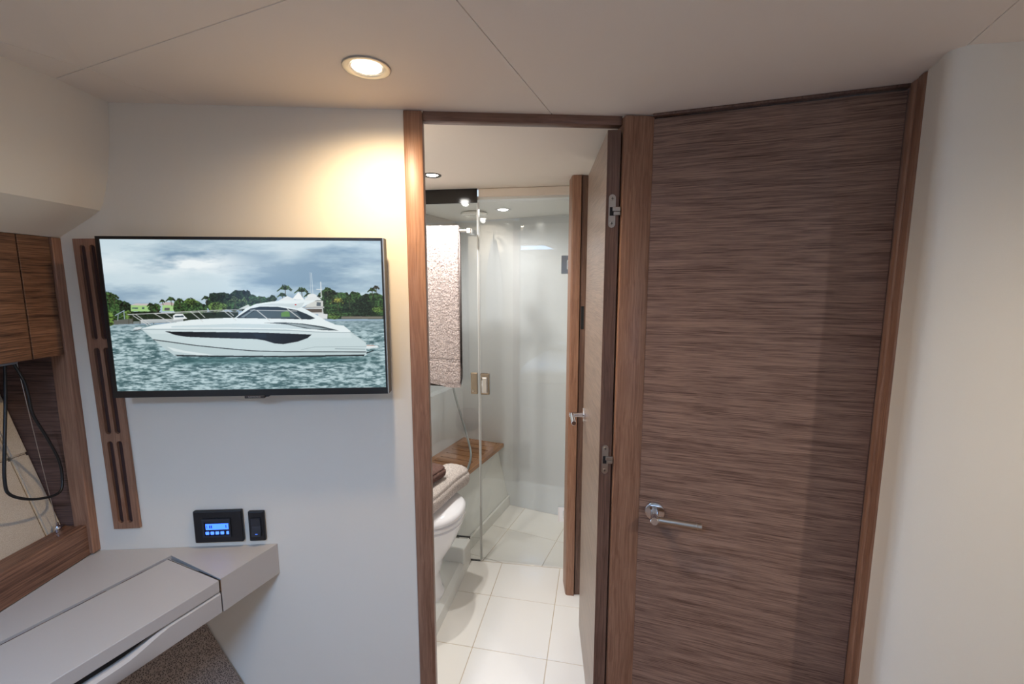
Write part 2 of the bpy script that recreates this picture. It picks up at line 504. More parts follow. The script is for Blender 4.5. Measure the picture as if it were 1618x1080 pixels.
    for kind, c, p, n in OPS:
        if kind == 'p': poly(p, c)
        elif kind == 'l':
            for a, b in zip(p, p[1:]): seg(*a, *b, n, c)
        elif kind == 'e': blob(*p[0], *n, c)
        else:
            x0, y0 = p[0]; r = n
            seg(x0, y0, x0+2, y0+r*1.2, 3, (74,66,50))
            for k in range(9):
                a = math.pi*(k/8)+.12*math.sin(k*3.1)
                ex, ey = math.cos(a), -math.sin(a)
                l = r*(.75+.25*math.sin(k*5.3)**2)
                x1, y1 = x0+ex*l*.6, y0+ey*l*.55-3
                seg(x0, y0, x1, y1, 5, c, 1); seg(x1, y1, x0+ex*l, y0+ey*l*.45+l*.22, 5, c, 1)
    im = np.clip(im/255, 0, 1)
    return im.reshape(H//2, 2, W//2, 2, 3).mean((1, 3))

# ------------------------------------------------------------------ materials
CREAM = mat_plain('cream_vinyl', (222,210,191), .62, bump=.25, bscale=900, var=.02, vscale=2)
HEADL = mat_plain('headliner_vinyl', (234,222,208), .7, bump=.25, bscale=1100)
GEL = mat_plain('white_gelcoat', (226,226,220), .22, spec=.5)
SHWALL = mat_plain('glossy_grey_white_laminate', (214,217,218), .16, spec=.5)
BEIGE = mat_plain('beige_laminate', (174,166,157), .42, bump=.08, bscale=500)
TILE = mat_plain('polished_white_tile', (236,232,224), .10, spec=.5, var=.012, vscale=3)
GROUT = mat_plain('tan_grout', (196,178,150), .8)
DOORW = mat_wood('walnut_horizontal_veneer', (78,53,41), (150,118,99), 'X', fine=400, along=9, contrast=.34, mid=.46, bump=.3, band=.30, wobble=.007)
DOORLEAF = mat_wood('walnut_sheen_veneer', (98,76,62), (150,126,108), 'X', fine=380, along=9, contrast=.36, mid=.46, bump=.14, band=.30, rough=.3, wobble=.007)  # the door walnut made paler, bathroom sheen put into the colour
CABW = mat_wood('dark_cabinet_veneer', (58,36,25), (134,96,70), 'Y', fine=300, along=8, contrast=.32, mid=.48, bump=.3, band=.35, wobble=.01)
NICHEW = mat_wood('niche_veneer', (54,36,31), (112,84,74), 'X', fine=330, along=8, contrast=.32, mid=.48, bump=.25, band=.35, wobble=.008)
POSTW = mat_wood('reddish_post_wood', (116,79,58), (158,117,92), 'Z', fine=240, along=5, contrast=.42, mid=.5, bump=.1, band=.5, rough=.38)
EDGEW = mat_wood('dark_edge_wood', (78,54,43), (120,90,74), 'Z', fine=260, along=5, contrast=.4, mid=.5, bump=.1)
POSTWX = mat_wood('reddish_header_wood', (92,62,46), (132,96,76), 'X', fine=240, along=5, contrast=.42, mid=.5, bump=.1, rough=.38)
TEAK = mat_wood('oiled_teak', (120,78,48), (176,126,84), 'X', fine=110, along=5, contrast=.4, mid=.5, bump=.1, rough=.5)
SILLW = mat_wood('sill_veneer', (74,48,36), (138,100,78), 'Y', fine=280, along=7, contrast=.34, mid=.5, bump=.25, wobble=.01)
CUSH = mat_weave('cream_woven_fabric', (196,180,158), (160,144,124), 900, bump=.3)
TWEED = mat_weave('grey_brown_tweed', (150,132,118), (40,32,28), 300, bump=.9)
CHROME = mat_plain('chrome', (225,225,228), .06, 1.)
NICKEL = mat_plain('brushed_nickel', (190,180,168), .28, 1.)
STEEL = mat_plain('satin_steel_ring', (186,184,178), .35, .85)
BLACK = mat_plain('black_plastic', (18,18,21), .38)
TVBEZ = mat_plain('tv_bezel', (26,23,22), .3)
TVSIDE = mat_plain('tv_side', (52,46,42), .45)
DARK = mat_plain('dark_gap', (14,11,10), .8)
FASCIA = mat_plain('black_fascia', (18,17,17), .12)
CERAM = mat_plain('white_ceramic', (236,236,238), .08, coat=.5)
TOWEL = mat_weave('taupe_terry', (196,182,176), (112,98,94), 230, bump=1.)
TOWEL2 = mat_weave('pale_grey_terry', (206,196,188), (138,128,120), 260, bump=.8)
BROWNT = mat_weave('brown_terry', (112,86,78), (64,46,42), 260, bump=.8)
WHITET = mat_weave('white_terry', (240,240,240), (200,200,200), 560, bump=.6)
RUBBER = mat_plain('black_cable', (10,10,11), .45)
HOSEM = mat_plain('grey_steel_hose', (150,156,156), .3, .7)
SEALM = mat_plain('clear_seal', (196,196,192), .12)
GLASS = mat_glass('shower_glass', (.981, .987, .983), .055)
WINGL = mat_glass('window_glass', (.93, .97, .98), .04)
LCD = mat_emit('blue_lcd', (60,110,255), 1.6)
LCDDIM = mat_emit('lcd_segments', (18,36,150), .8)
BTN = mat_emit('lit_blue_button', (70,120,255), 1.5)
LENS_WARM = mat_emit('warm_lamp_lens', (255,240,214), 22)
LENS_COOL = mat_emit('white_lamp_lens', (255,250,240), 22)
CARPET = mat_weave('brown_carpet', (150,116,90), (96,70,52), 700)  # for the unseen floor; brown chosen to warm light bounced onto the ceiling
LINEN = mat_plain('white_linen', (214,206,194), .85, bump=.3, bscale=200)

# frames of reference: cabin bulkhead, angled door, shower glass, bathroom, shower
WA = (-.967, 1.113, 0); WR = math.atan(.066)
DA = (.361, 1.193, 0); DR = -R(18.58)
GA = (-.182, 2.152, 0); GR = -R(8.4)
BR_ = -R(11.3)
SR = -R(23.5)
def rot(x, y, a): return (x*math.cos(a)-y*math.sin(a), x*math.sin(a)+y*math.cos(a))

# ------------------------------------------------------------------ the setting
CZ = 1.885
struct(MB().prism([(-1.62,-2.42), (1.62,-2.42), (1.62,1.24), (.385,1.21), (.29,1.195), (-1.1,1.1035), (-1.62,1.069)], -.06, 0).build('floor', CARPET), 'brown carpeted cabin floor')
# bulkhead that carries the television
struct(place(MB().box(-.50, .6955, 0, .03, 0, 1.90).build('wall_front', CREAM), WA, WR), 'cream vinyl bulkhead behind the television')
# hull lining above the lockers
pr_ = [(-.968,CZ+.01), (-.9705,1.85), (-.974,1.808), (-.980,1.765), (-.989,1.712), (-.998,1.68), (-1.007,1.651), (-1.016,1.633),
       (-1.045,1.612), (-1.119,1.566), (-1.50,1.566), (-1.50,CZ+.01)]
struct(MB().profile(pr_, 'Y', -2.30, 1.112).build('wall_left', CREAM, smooth=25), 'padded cream hull lining overhanging the lockers')
# outer hull sides and rear wall, with a window each
def wall_with_window(name, x0, x1, y0, y1, wy0, wy1, wz0, wz1):
    m = MB()
    m.box(x0, x1, y0, wy0, 0, 1.95); m.box(x0, x1, wy1, y1, 0, 1.95)
    m.box(x0, x1, wy0, wy1, 0, wz0); m.box(x0, x1, wy0, wy1, wz1, 1.95)
    return struct(m.build(name, CREAM))
wall_with_window('wall_right', 1.58, 1.62, -2.42, 1.3, -1.56, -1.04, 1.18, 1.50)
struct(MB().box(-1.62, 1.62, -2.46, -2.42, 0, 1.95).build('wall_back', CREAM))
wall_with_window('wall_left_rear', -1.62, -1.58, -2.42, 1.14, -1.46, -.54, 1.18, 1.50)
for k, (x, y0, y1) in enumerate([(-1.60, -1.46, -.54), (1.60, -1.56, -1.04)]):
    w = thing('window_%d' % (k+1), 'long hull window with a white frame behind the camera', None, (x, (y0+y1)/2, 1.34), kind='structure')
    h = (y1-y0)/2
    MB().box(-.004, .004, -h+.005, h-.005, -.155, .155).build('pane', WINGL, w)
    f = MB(); f.box(-.03, .03, -h, h, .15, .16); f.box(-.03, .03, -h, h, -.16, -.15); f.box(-.03, .03, -h, -h+.01, -.15, .15); f.box(-.03, .03, h-.01, h, -.15, .15)
    f.build('frame', GEL, w)

# ceiling: upholstered panels laid on a grid turned with the hull
ceil = thing('ceiling', 'beige vinyl headliner of large flat panels', None, kind='structure')
th = R(22.5)
def cell(u0, u1, v0, v1):
    g = .0012
    return [(u*math.cos(th)+v*math.sin(th), -u*math.sin(th)+v*math.cos(th)) for u, v in ((u0+g, v0+g), (u1-g, v0+g), (u1-g, v1-g), (u0+g, v1-g))]
HX0, HX1, HY0, HY1 = -.86, -.34, -.71, -.19       # deck hatch
US = [-2.76, -1.96, -1.16, -.36, .44, 1.24, 2.04, 2.9]
VS = [-3.4, -2.4, -1.40, -.40, .545, 2.2]
for i in range(len(US)-1):
    for j in range(len(VS)-1):
        poly = cell(US[i], US[i+1], VS[j], VS[j+1])
        poly = clip(poly, -1, 0, 1.08); poly = clip(poly, 1, 0, 1.60); poly = clip(poly, 0, -1, 2.42)
        if poly: poly = clip(poly, -.066, 1, 1.113+.967*.066+.004)
        if poly: poly = clip(poly, .3186, .948, .3186*.361+.948*1.193+.004)
        if len(poly) < 3: continue
        tilt = (US[i+1] <= -.35 and VS[j+1] <= .55)
        hit = clip(clip(clip(clip(poly, -1, 0, -HX0) or [(9,9)], 1, 0, HX1) or [(9,9)], 0, -1, -HY0) or [(9,9)], 0, 1, HY1)
        for a, b, c in (((1,0,HX0), (-1,0,-HX1), (0,1,HY0), (0,-1,-HY1)) if len(hit) > 2 else ((1,0,9),)):
            # cut the hatch out by splitting the panel into the four sides round it
            pc = clip(poly, a, b, c)
            if a == 0: pc = clip(clip(pc, -1, 0, -HX0), 1, 0, HX1) if len(pc) > 2 else pc
            if len(pc) < 3: continue
            area = abs(sum(p[0]*q[1]-q[0]*p[1] for p, q in zip(pc, pc[1:]+pc[:1])))/2
            if area < 1e-4: continue
            m = MB()
            zf = (lambda x, y: CZ - .07*min(.4, max(0, .545-(x*math.sin(th)+y*math.cos(th))))) if tilt else (lambda x, y: CZ)
            bm = m.bm
            lo = [bm.verts.new((x, y, zf(x, y))) for x, y in pc]; hi = [bm.verts.new((x, y, zf(x, y)+.012)) for x, y in pc]
            bm.faces.new(lo); bm.faces.new(hi[::-1])
            for q in range(len(pc)): bm.faces.new((lo[q], lo[(q+1) % len(pc)], hi[(q+1) % len(pc)], hi[q]))
            m.build('panel', HEADL, ceil)
def hatch():
    h = thing('window_3', 'square deck hatch in the ceiling behind the camera', None, ((HX0+HX1)/2, (HY0+HY1)/2, 1.857), kind='structure')
    f = MB()
    for a in ((-.262,-.235,-.262,.262), (.235,.262,-.262,.262), (-.235,.235,-.262,-.235), (-.235,.235,.235,.262)): f.box(*a, -.012, .16)
    f.build('frame', GEL, h)
    MB().box(-.234, .234, -.234, .234, .105, .113).build('pane', WINGL, h)
hatch()

# bathroom shell
struct(MB().prism([(-1.15,1.15), (.9,1.22), (.9,2.10), (-1.15,2.26)], 1.905, 1.93).build('ceiling_bathroom', HEADL), 'beige headliner inside the bathroom')
struct(MB().prism([(-.9,2.262), (.44,2.070), (.55,2.75), (-.5,3.15), (-.9,3.0)], 1.855, 1.87).build('ceiling_shower', GEL), 'white ceiling of the shower')
bth = thing('floor_bathroom', 'polished white square tiles with tan grout', None, kind='structure', rz=BR_)
MB().prism([rot(x, y, -BR_) for x, y in [(-1.1,1.08), (.9,1.21), (.9,2.062), (-1.1,2.29)]], -.05, -.0015).build('grout_bed', GROUT, bth)
P0 = .303
n_ = rot(.146, .989, -BR_); gc = n_[0]*rot(GA[0], GA[1], -BR_)[0]+n_[1]*rot(GA[0], GA[1], -BR_)[1]
w_ = rot(-.066, 1, -BR_); wc = (1.113+.967*.066)
for i in range(-3, 3):
    for j in range(-3, 3):
        u0 = -.166+P0*i; v0 = 1.53+P0*j; g = .0013
        poly = [(u0+g, v0+g), (u0+P0-g, v0+g), (u0+P0-g, v0+P0-g), (u0+g, v0+P0-g)]
        poly = clip(poly, n_[0], n_[1], gc-.002)
        if len(poly) > 2: poly = clip(poly, -w_[0], -w_[1], -wc)
        if len(poly) > 2: MB().prism(poly, -.012, 0, .0008, 1).build('tile', TILE, bth)
shf = thing('floor_shower', 'polished white shower floor tiles turned with the hull', None, kind='structure', rz=SR)
MB().prism([rot(x, y, -SR) for x, y in [(-.9,2.262), (.44,2.068), (.55,2.72), (-.2,3.1), (-.9,3.0)]], -.05, -.0015).build('grout_bed', GROUT, shf)
n_ = rot(.146, .989, -SR); q_ = rot(GA[0], GA[1], -SR); gc = n_[0]*q_[0]+n_[1]*q_[1]
for i in range(-1, 3):
    for j in range(-3, 1):
        u0 = -1.0+.303*i; v0 = 2.24+.303*j; g = .0013
        poly = [(u0+g, v0+g), (u0+.303-g, v0+g), (u0+.303-g, v0+.303-g), (u0+g, v0+.303-g)]
        poly = clip(poly, -n_[0], -n_[1], -gc-.002); poly = clip(poly, 0, 1, 2.511) if len(poly) > 2 else poly
        poly = clip(poly, -1, 0, 1.112) if len(poly) > 2 else poly
        if len(poly) > 2: MB().prism(poly, -.012, 0, .0008, 1).build('tile', TILE, shf)
struct(place(MB().box(-1.66, -.55, 2.512, 2.55, 0, 1.90).build('wall_shower_back', SHWALL), (0,0,0), SR), 'glossy grey-white rear wall of the shower')
hl = MB(); hl.box(-1.75, -1.455, 1.0, 2.512, 0, .79); hl.box(-1.75, -1.51, 1.0, 2.512, .79, 1.90)
struct(place(hl.build('wall_bathroom_left', SHWALL), (0,0,0), SR), 'glossy hull-side wall with a ledge beside the bench')
struct(place(MB().box(-1.509, -1.48, 1.80, 2.511, 1.795, 1.855, .004).build('trim_9', BEIGE), (0,0,0), SR), 'beige cornice along the hull side of the shower')
rs = MB(); rs.profile([(-1.454,0), (-1.122,0), (-1.122,.06), (-1.20,.395), (-1.454,.395)], 'Y', 1.895, 2.511)
struct(place(rs.build('wall_bench_front', GEL), (0,0,0), SR), 'white slanted front under the teak bench')
struct(place(MB().box(-1.121, -1.106, 1.895, 2.511, 0, .068, .003).build('baseboard_shower', GEL), (0,0,0), SR), 'white kick strip along the shower bench')
struct(MB().prism([(.345,1.20), (.345,1.93), (.293,1.93), (.293,2.09), (.38,2.62), (.46,2.60), (.46,1.20)], 0, 1.90).build('wall_bathroom_right', GEL), 'bathroom side wall behind the open door')
struct(place(MB().box(.022, .475, .0, .03, 1.866, 1.904, .003).build('trim_8', HEADL), GA, GR), 'beige beam above the glass shower door')
# raised toilet plinth
pl = MB(); pl.profile([(-1.15,0), (-.632,0), (-.640,.044), (-.662,.056), (-1.15,.056)], 'Y', 1.30, 2.03)
struct(place(pl.build('floor_plinth', GEL), (0,0,0), BR_), 'low white plinth under the toilet')
struct(MB().prism([(-.217,2.147), (-.244,2.05), (-.70,2.12), (-.66,2.205)], 0, .128, .006).build('floor_kerb', GEL), 'small white kerb under the fixed shower glass')

# cabin corner beside the angled door: soft folded column
cp = [(.8478,.9535), (.836,.921)]
for k in range(9):
    a = k/8; p0, p1, p2 = Vector((.8245,.897)), Vector((.8160,.874)), Vector((.834,.864))
    q = (1-a)**2*p0+2*a*(1-a)*p1+a*a*p2; cp.append((q.x, q.y))
cp += [(.845,.858), (.93,.848), (1.575,.78), (1.575,1.2), (.95,1.2), (.885,.972)]
struct(MB().prism(cp, 0, 1.90).build('wall_right_front', CREAM, smooth=30), 'cream upholstered corner column beside the closed door')

# ------------------------------------------------------------------ door frames
def trim(n, m, mat, loc, rz, label, smooth=30): return struct(place(m.build('trim_%d' % n, mat, smooth=smooth), loc, rz), label)
trim(1, MB().box(.6958, .7426, -.004, .034, 0, 1.884, .003), POSTW, WA, WR, 'reddish wooden post left of the bathroom doorway')
trim(2, MB().box(.7428, 1.2575, .004, .034, 1.863, 1.9045, .002), POSTWX, WA, WR, 'thin wooden header above the bathroom doorway')
trim(3, MB().box(1.258, 1.338, -.012, .05, 0, 1.884, .006), POSTW, WA, WR, 'wide reddish wooden post between the two doors')
dt = MB(); dt.profile([(-.001,1.879), (-.001,1.884), (.03,1.884), (.03,1.879)], 'X', .004, .538)
trim(4, MB().box(.004, .538, -.012, .03, 1.8785, 1.8845, .001), EDGEW, DA, DR, 'thin wooden header above the closed door')
jm = MB(); jm.prism([(.5385,.03), (.5385,-.006), (.5355,-.012), (.5355,-.026), (.5395,-.030), (.5380,-.036), (.5350,-.044), (.5350,-.066), (.539,-.070), (.575,-.070), (.575,.03)], 0, 1.884, .0015)
trim(5, jm, POSTW, DA, DR, 'moulded dark wooden jamb right of the closed door')
fp = [(.252,1.905)]
m = MB(); m.prism([(.262,1.889), (.256,1.892), (.2525,1.899), (.252,1.908), (.252,1.99), (.290,1.99), (.290,1.886)], 0, 1.904)
trim(6, m, POSTW, (0,0,0), 0, 'rounded wooden post beside the glass shower door')
trim(7, MB().box(.2945, .335, 1.894, 1.95, 0, 1.904, .002), EDGEW, (0,0,0), 0, 'dark wooden rebate strip beside the shower post')
trim(10, MB().box(.2895, .295, 1.915, 1.96, 0, 1.904), DARK, (0,0,0), 0, 'dark groove in the far door frame')
struct(MB().box(.299, .312, 1.8915, 1.8945, 1.26, 1.36, .001).build('trim_11', BLACK), 'black strike plate in the far door frame')

# closed door
d2 = thing('door_2', 'closed dark walnut door with horizontal grain and a chrome lever', None, DA, DR, kind='structure')
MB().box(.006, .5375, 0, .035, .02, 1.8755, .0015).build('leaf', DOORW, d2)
def rose(prof, parent, name, c, mat):
    m = MB(); m.lathe(prof, 40, Matrix.Translation(c) @ Matrix.Rotation(R(90), 4, 'X'))
    return m.build(name, mat, parent, smooth=40)
hd = rose([(0,0), (.0275,0), (.0275,.006), (.0265,.0085), (.024,.0095), (0,.0095)], d2, 'door_handle', (.05, 0, .811), CHROME)
m = MB(); m.rod((.05, -.009, .811), (.05, -.064, .811), .0110, 24, .0015); m.build('spindle', CHROME, hd, smooth=40)
m = MB(); m.rod((.0535, -.050, .811), (.170, -.050, .811), .0096, 24, .0008); m.build('lever', NICKEL, hd, smooth=40)
for x in (.062, .158): MB().rod((x, -.050, .811), (x+.0012, -.050, .811), .0099, 24).build('ring', CHROME, hd, smooth=40)

# open bathroom door
la = math.atan2(.47, .031)
d1 = thing('door_1', 'bathroom door standing open, pale sheen put into its veneer colour', None, (.2495, 1.196, 0), la, kind='structure')
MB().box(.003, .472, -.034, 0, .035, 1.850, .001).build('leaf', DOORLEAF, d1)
MB().box(0, .003, -.0342, .0002, .035, 1.850, .0008).build('edge_strip', EDGEW, d1)
for z in (1.645, .957):
    st = [(.009*math.cos(a), .034+.009*math.sin(a)) for a in [R(t) for t in range(0, 181, 20)]]
    st += [(-x, -y) for x, y in st]
    m = MB(); bm = m.bm
    a = [bm.verts.new((-.0016, y, zz)) for y, zz in st]; b = [bm.verts.new((.0002, y, zz)) for y, zz in st]
    bm.faces.new(a); bm.faces.new(b[::-1])
    for k in range(len(st)): bm.faces.new((a[k], a[(k+1) % len(st)], b[(k+1) % len(st)], b[k]))
    hg = m.build('hinge', NICKEL, d1); hg.location = (0, -.016, z)
    for zz in (.032, -.032):
        m = MB(); m.rod((-.0015, 0, zz), (-.0032, 0, zz), .0052, 20, .0008); sc_ = m.build('screw', NICKEL, hg, smooth=40)
        m = MB(); m.box(-.0036, -.0030, -.0006, .0006, zz-.0034, zz+.0034); m.box(-.0036, -.0030, -.0034, .0034, zz-.0006, zz+.0006); m.build('screw_slot', DARK, hg)
    MB().box(-.0022, -.0015, -.0075, .006, -.012, .010).build('recess', DARK, hg)
    m = MB(); m.box(-.007, -.0015, -.021, -.001, -.001, .010, .001); m.box(-.006, -.0015, -.021, -.004, -.011, -.002, .001); m.build('knuckle', NICKEL, hg)
m = MB(); m.lathe([(0,0), (.026,0), (.026,.007), (.024,.009), (0,.009)], 36, Matrix.Rotation(R(-90), 4, 'X')); lh = m.build('door_handle', CHROME, d1, smooth=40); lh.location = (.405, 0, .965)
m = MB(); m.rod((0, .009, 0), (0, .060, 0), .009, 20, .001); m.build('spindle', CHROME, lh, smooth=40)
m = MB(); m.rod((.002, .050, 0), (-.105, .050, 0), .0085, 20, .001); m.build('lever', CHROME, lh, smooth=40)

# ------------------------------------------------------------------ television
def television():
    t = thing('television', 'black flat television on the bulkhead showing a white motor yacht', 'television', (*rot(0, 0, 0), 0))
    t.location = WA; t.rotation_euler = (0, 0, WR)
    x0, x1, z0, z1, yf, yb = -.0155, .6494, 1.1755, 1.5645, -.066, -.020
    c = .012
    m = MB(); m.prism([(x0, yf+.004), (x1, yf+.004), (x1, yb-.012), (x1-c, yb), (x0+c, yb), (x0, yb-.012)], z0, z1)
    b = m.build('casing', TVSIDE, t)
    bz = [(x0, z0), (x1, z0), (x1, z1), (x0, z1)]
    sx0, sx1, sz0, sz1 = x0+.0088, x1-.0065, z0+.0165, z1-.0072
    MB().holed(bz, [[(sx0, sz0), (sx1, sz0), (sx1, sz1), (sx0, sz1)]], yf, yf+.004).build('bezel', TVBEZ, t)
    MB().box(x1-.0022, x1+.0004, yf-.0004, yf+.002, z0, z1).build('edge_trim', STEEL, t)
    img = paint_picture()
    H, W = img.shape[:2]
    xs = np.linspace(sx0, sx1, W); zs = np.linspace(sz1, sz0, H)
    X, Zz = np.meshgrid(xs, zs)
    co = np.stack([X, np.full_like(X, yf+.0022), Zz], -1).reshape(-1, 3)
    idx = np.arange(H*W).reshape(H, W)
    fc = np.stack([idx[1:, :-1], idx[1:, 1:], idx[:-1, 1:], idx[:-1, :-1]], -1).reshape(-1, 4)
    me = bpy.data.meshes.new('screen')
    me.vertices.add(H*W); me.vertices.foreach_set('co', co.ravel())
    me.loops.add(fc.size); me.loops.foreach_set('vertex_index', fc.ravel())
    me.polygons.add(len(fc)); me.polygons.foreach_set('loop_start', np.arange(0, fc.size, 4))
    me.update(calc_edges=True)
    at = me.color_attributes.new('picture', 'FLOAT_COLOR', 'POINT')
    lin = np.where(img <= .04045, img/12.92, ((img+.055)/1.055)**2.4)
    at.data.foreach_set('color', np.concatenate([lin.reshape(-1, 3), np.ones((H*W, 1))], 1).astype(np.float32).ravel())
    mt, nt, b = new_mat('lit_screen_picture')
    ca = nt.nodes.new('ShaderNodeVertexColor'); ca.layer_name = 'picture'
    b.inputs['Base Color'].default_value = (.01, .01, .01, 1); b.inputs['Roughness'].default_value = .25
    nt.links.new(ca.outputs['Color'], b.inputs['Emission Color']); b.inputs['Emission Strength'].default_value = SCREEN
    me.materials.append(mt)
    o = bpy.data.objects.new('screen', me); COL.objects.link(o); o.parent = t
    o['label'] = 'lit picture of a white yacht on grey-green water before a tree line'
    xc = (x0+x1)/2+.003
    tab = MB().box(xc-.026, xc+.022, yf-.001, yf+.012, z0-.0065, z0+.0005, .001).build('logo_tab', TVSIDE, t)
    MB().box(xc+.022, xc+.030, yf+.004, yf+.014, z0-.004, z0+.0005, .0008).build('sensor', BLACK, t)
    cu = bpy.data.curves.new('maker_lettering', 'FONT'); cu.body = 'SAMSUNG'; cu.size = .0058; cu.align_x = 'CENTER'; cu.align_y = 'CENTER'; cu.extrude = .0002; cu.space_character = 1.2
    tx = bpy.data.objects.new('maker_lettering', cu); COL.objects.link(tx)
    dg = bpy.context.evaluated_depsgraph_get(); me2 = bpy.data.meshes.new_from_object(tx.evaluated_get(dg))
    bpy.data.objects.remove(tx); bpy.data.curves.remove(cu)
    me2.name = 'maker_lettering'; me2.materials.clear(); me2.materials.append(mat_plain('pale_lettering', (150,145,140), .4))
    lo = bpy.data.objects.new('maker_lettering', me2); COL.objects.link(lo); lo.parent = tab
    lo.location = (xc-.002, yf-.0014, z0-.003); lo.rotation_euler = (R(90), 0, 0)
    # wall bracket
    MB().box(.22, .42, yb, 0, 1.28, 1.46, .003).build('wall_bracket', BLACK, t)
SCREEN = .70
television()

# ------------------------------------------------------------------ louvred vent, control panel, switch on the bulkhead
v = thing('vent_grille', 'tall reddish wooden vent strip with six long slots beside the television', 'vent', (WA[0]-.0685*math.cos(WR), WA[1]-.0685*math.sin(WR), .802), WR)
v.rotation_euler = (0, R(-1.0), WR)
def stad(cx, z0, z1, r):
    p = [(cx+r*math.cos(R(a)), z0+r-r*math.sin(R(180-a))*1.0) for a in range(180, 361, 30)]
    p = [(cx+r*math.cos(R(a)), z0+r+r*math.sin(R(a))) for a in range(180, 361, 30)]
    return p+[(cx+r*math.cos(R(a)), z1-r+r*math.sin(R(a))) for a in range(0, 181, 30)]
slots = [stad(cx, a, b, .0071) for cx in (-.0125, .0105) for a, b in ((.016,.244), (.263,.491), (.511,.747))]
MB().holed([(-.033,0), (.033,0), (.033,.762), (-.033,.762)], slots, -.009, -.0015).build('slotted_board', POSTW, v)
MB().box(-.031, .031, -.0014, -.0002, .003, .758).build('dark_backing', mat_plain('slot_backing', (58,32,24), .8), v)

a = thing('climate_panel', 'black wall controller with a lit blue display and five buttons', 'control panel', WA, WR)
MB().box(.1045, .231, -.012, -.0002, .7535, .845, .003).build('face_plate', BLACK, a)
MB().holed([(.128,.7705), (.2015,.7705), (.2015,.8235), (.128,.8235)], [[(.1335,.7755), (.197,.7755), (.197,.8145), (.1335,.8145)]], -.0155, -.0122).build('surround', mat_plain('dark_slate_plastic', (34,38,46), .3), a)
mo = MB().box(.1335, .197, -.0128, -.0122, .7755, .8145).build('module', BLACK, a)
dp = MB().box(.1365, .1965, -.0138, -.0129, .7925, .809).build('display', LCD, a, label='lit blue display')
for x, w in ((.1395,.0012), (.146,.003), (.1505,.003), (.1885,.0022)): MB().box(x, x+w, -.0141, -.0139, .797, .805).build('display_mark', LCDDIM, dp)
for x in (.1400, .1530, .1660, .1790, .1945): MB().box(x-.0048, x+.0042, -.0150, -.0129, .7785, .7870, .0018).build('button', BTN, mo)
s = thing('rocker_switch', 'small black rocker switch on the bulkhead right of the blue display', 'switch', WA, WR)
MB().box(.246, .2885, -.010, -.0002, .7525, .839, .003).build('face_plate', BLACK, s)
m = MB(); m.profile([(-.0102,.7675), (-.0165,.7685), (-.0120,.796), (-.0145,.8195), (-.0102,.8205)], 'X', .2545, .2795, .0008)
rk = m.build('rocker', mat_plain('rocker_plastic', (40,42,48), .35), s)
MB().box(.2655, .2715, -.0163, -.0155, .7755, .7765).build('pilot_light', BTN, rk)

# ------------------------------------------------------------------ lockers on the hull side
c = thing('overhead_cabinet', 'dark wood locker with flush doors hung under the hull lining', 'cabinet', (-1.12, 0, 1.278))
MB().box(-.36, -.020, .10, 1.0785, .002, .287).build('body', DARK, c)
for y0, y1 in ((1.0095, 1.0785), (.545, 1.0065), (.105, .542)):
    MB().box(-.019, 0, y0, y1, 0, .287, .0012).build('door', CABW, c)
tr = MB(); tr.box(-1.158, -1.1155, 1.0815, 1.1035, .741, 1.5655, .0015)
struct(tr.build('trim_12', POSTW), 'reddish wooden upright at the end of the lockers')
n = thing('niche_shelf', 'open hull-side shelf with dark veneered end and raised front lip', 'shelf', (-1.125, 1.09, .738))
MB().box(-.30, -.034, -.002, .012, .05, .538).build('end_panel', NICHEW, n)
MB().box(-.020, 0, -.98, .0, 0, .084, .002).build('front_rail', SILLW, n)
MB().box(-.062, -.021, -.98, -.003, .062, .080, .001).build('shelf_board', SILLW, n)
MB().box(-.30, -.11, -.98, -.003, .0, .05).build('base', DARK, n)
# padded hull panel at the back of the niche
def cush(name, y0, y1, k0, k1):
    # slanted along k: 0 at the shelf, 1 under the locker
    P = lambda k, d: (-1.188-.145*k+d*.96, .80+.48*k+d*.28)
    return MB().profile([P(k0, -.03), P(k0, 0), P(k1, 0), P(k1, -.03)], 'Y', y0, y1, .004)
cs = thing('wall_niche_back', 'slanted cream woven padding at the back of the shelf niche', None, (0,0,0), kind='structure')
for y0, y1, k0, k1 in ((1.047, 1.087, .02, .455), (.30, 1.046, .02, .455), (1.047, 1.087, .458, .98), (.30, 1.046, .458, .98)):
    cush('panel', y0, y1, k0, k1).build('panel', CUSH, cs, smooth=30)
m = MB(); m.tube([(-1.18,1.062,.838), (-1.183,1.045,1.06), (-1.186,1.030,1.276)], .0008, 6, 4)
w = thing('restraint_wire', 'thin steel wire rising from a small chrome stud in the niche', 'wire', (-1.18, 1.062, .818))
ww = m.build('wire', NICKEL, w); ww.location = (1.18, -1.062, -.818)
m = MB(); m.lathe([(0,0), (.0085,0), (.0085,.010), (.0075,.012), (.0035,.0125), (.0035,.022), (0,.022)], 24); m.build('stud', CHROME, w, smooth=40)
cab = [(-1.17,.993,1.277), (-1.165,.977,1.176), (-1.155,.956,1.093), (-1.15,.941,1.01), (-1.15,.949,.972), (-1.152,.997,.938), (-1.155,1.055,.926), (-1.16,1.072,.962), (-1.16,1.068,1.013),
       (-1.16,1.049,1.074), (-1.16,1.026,1.139), (-1.16,1.022,1.187), (-1.162,1.018,1.227), (-1.17,1.006,1.277)]
tag(MB().tube(cab, .0032, 10, 8).build('power_cable', RUBBER, smooth=60), 'black cable hanging in a loop below the dark locker', 'cable')
tag(MB().box(-1.19, -1.15, .960, 1.003, 1.2685, 1.2775, .003).build('cable_clip', mat_plain('grey_clip', (120,122,126), .5)), 'small white cable clip under the dark locker', 'clip')

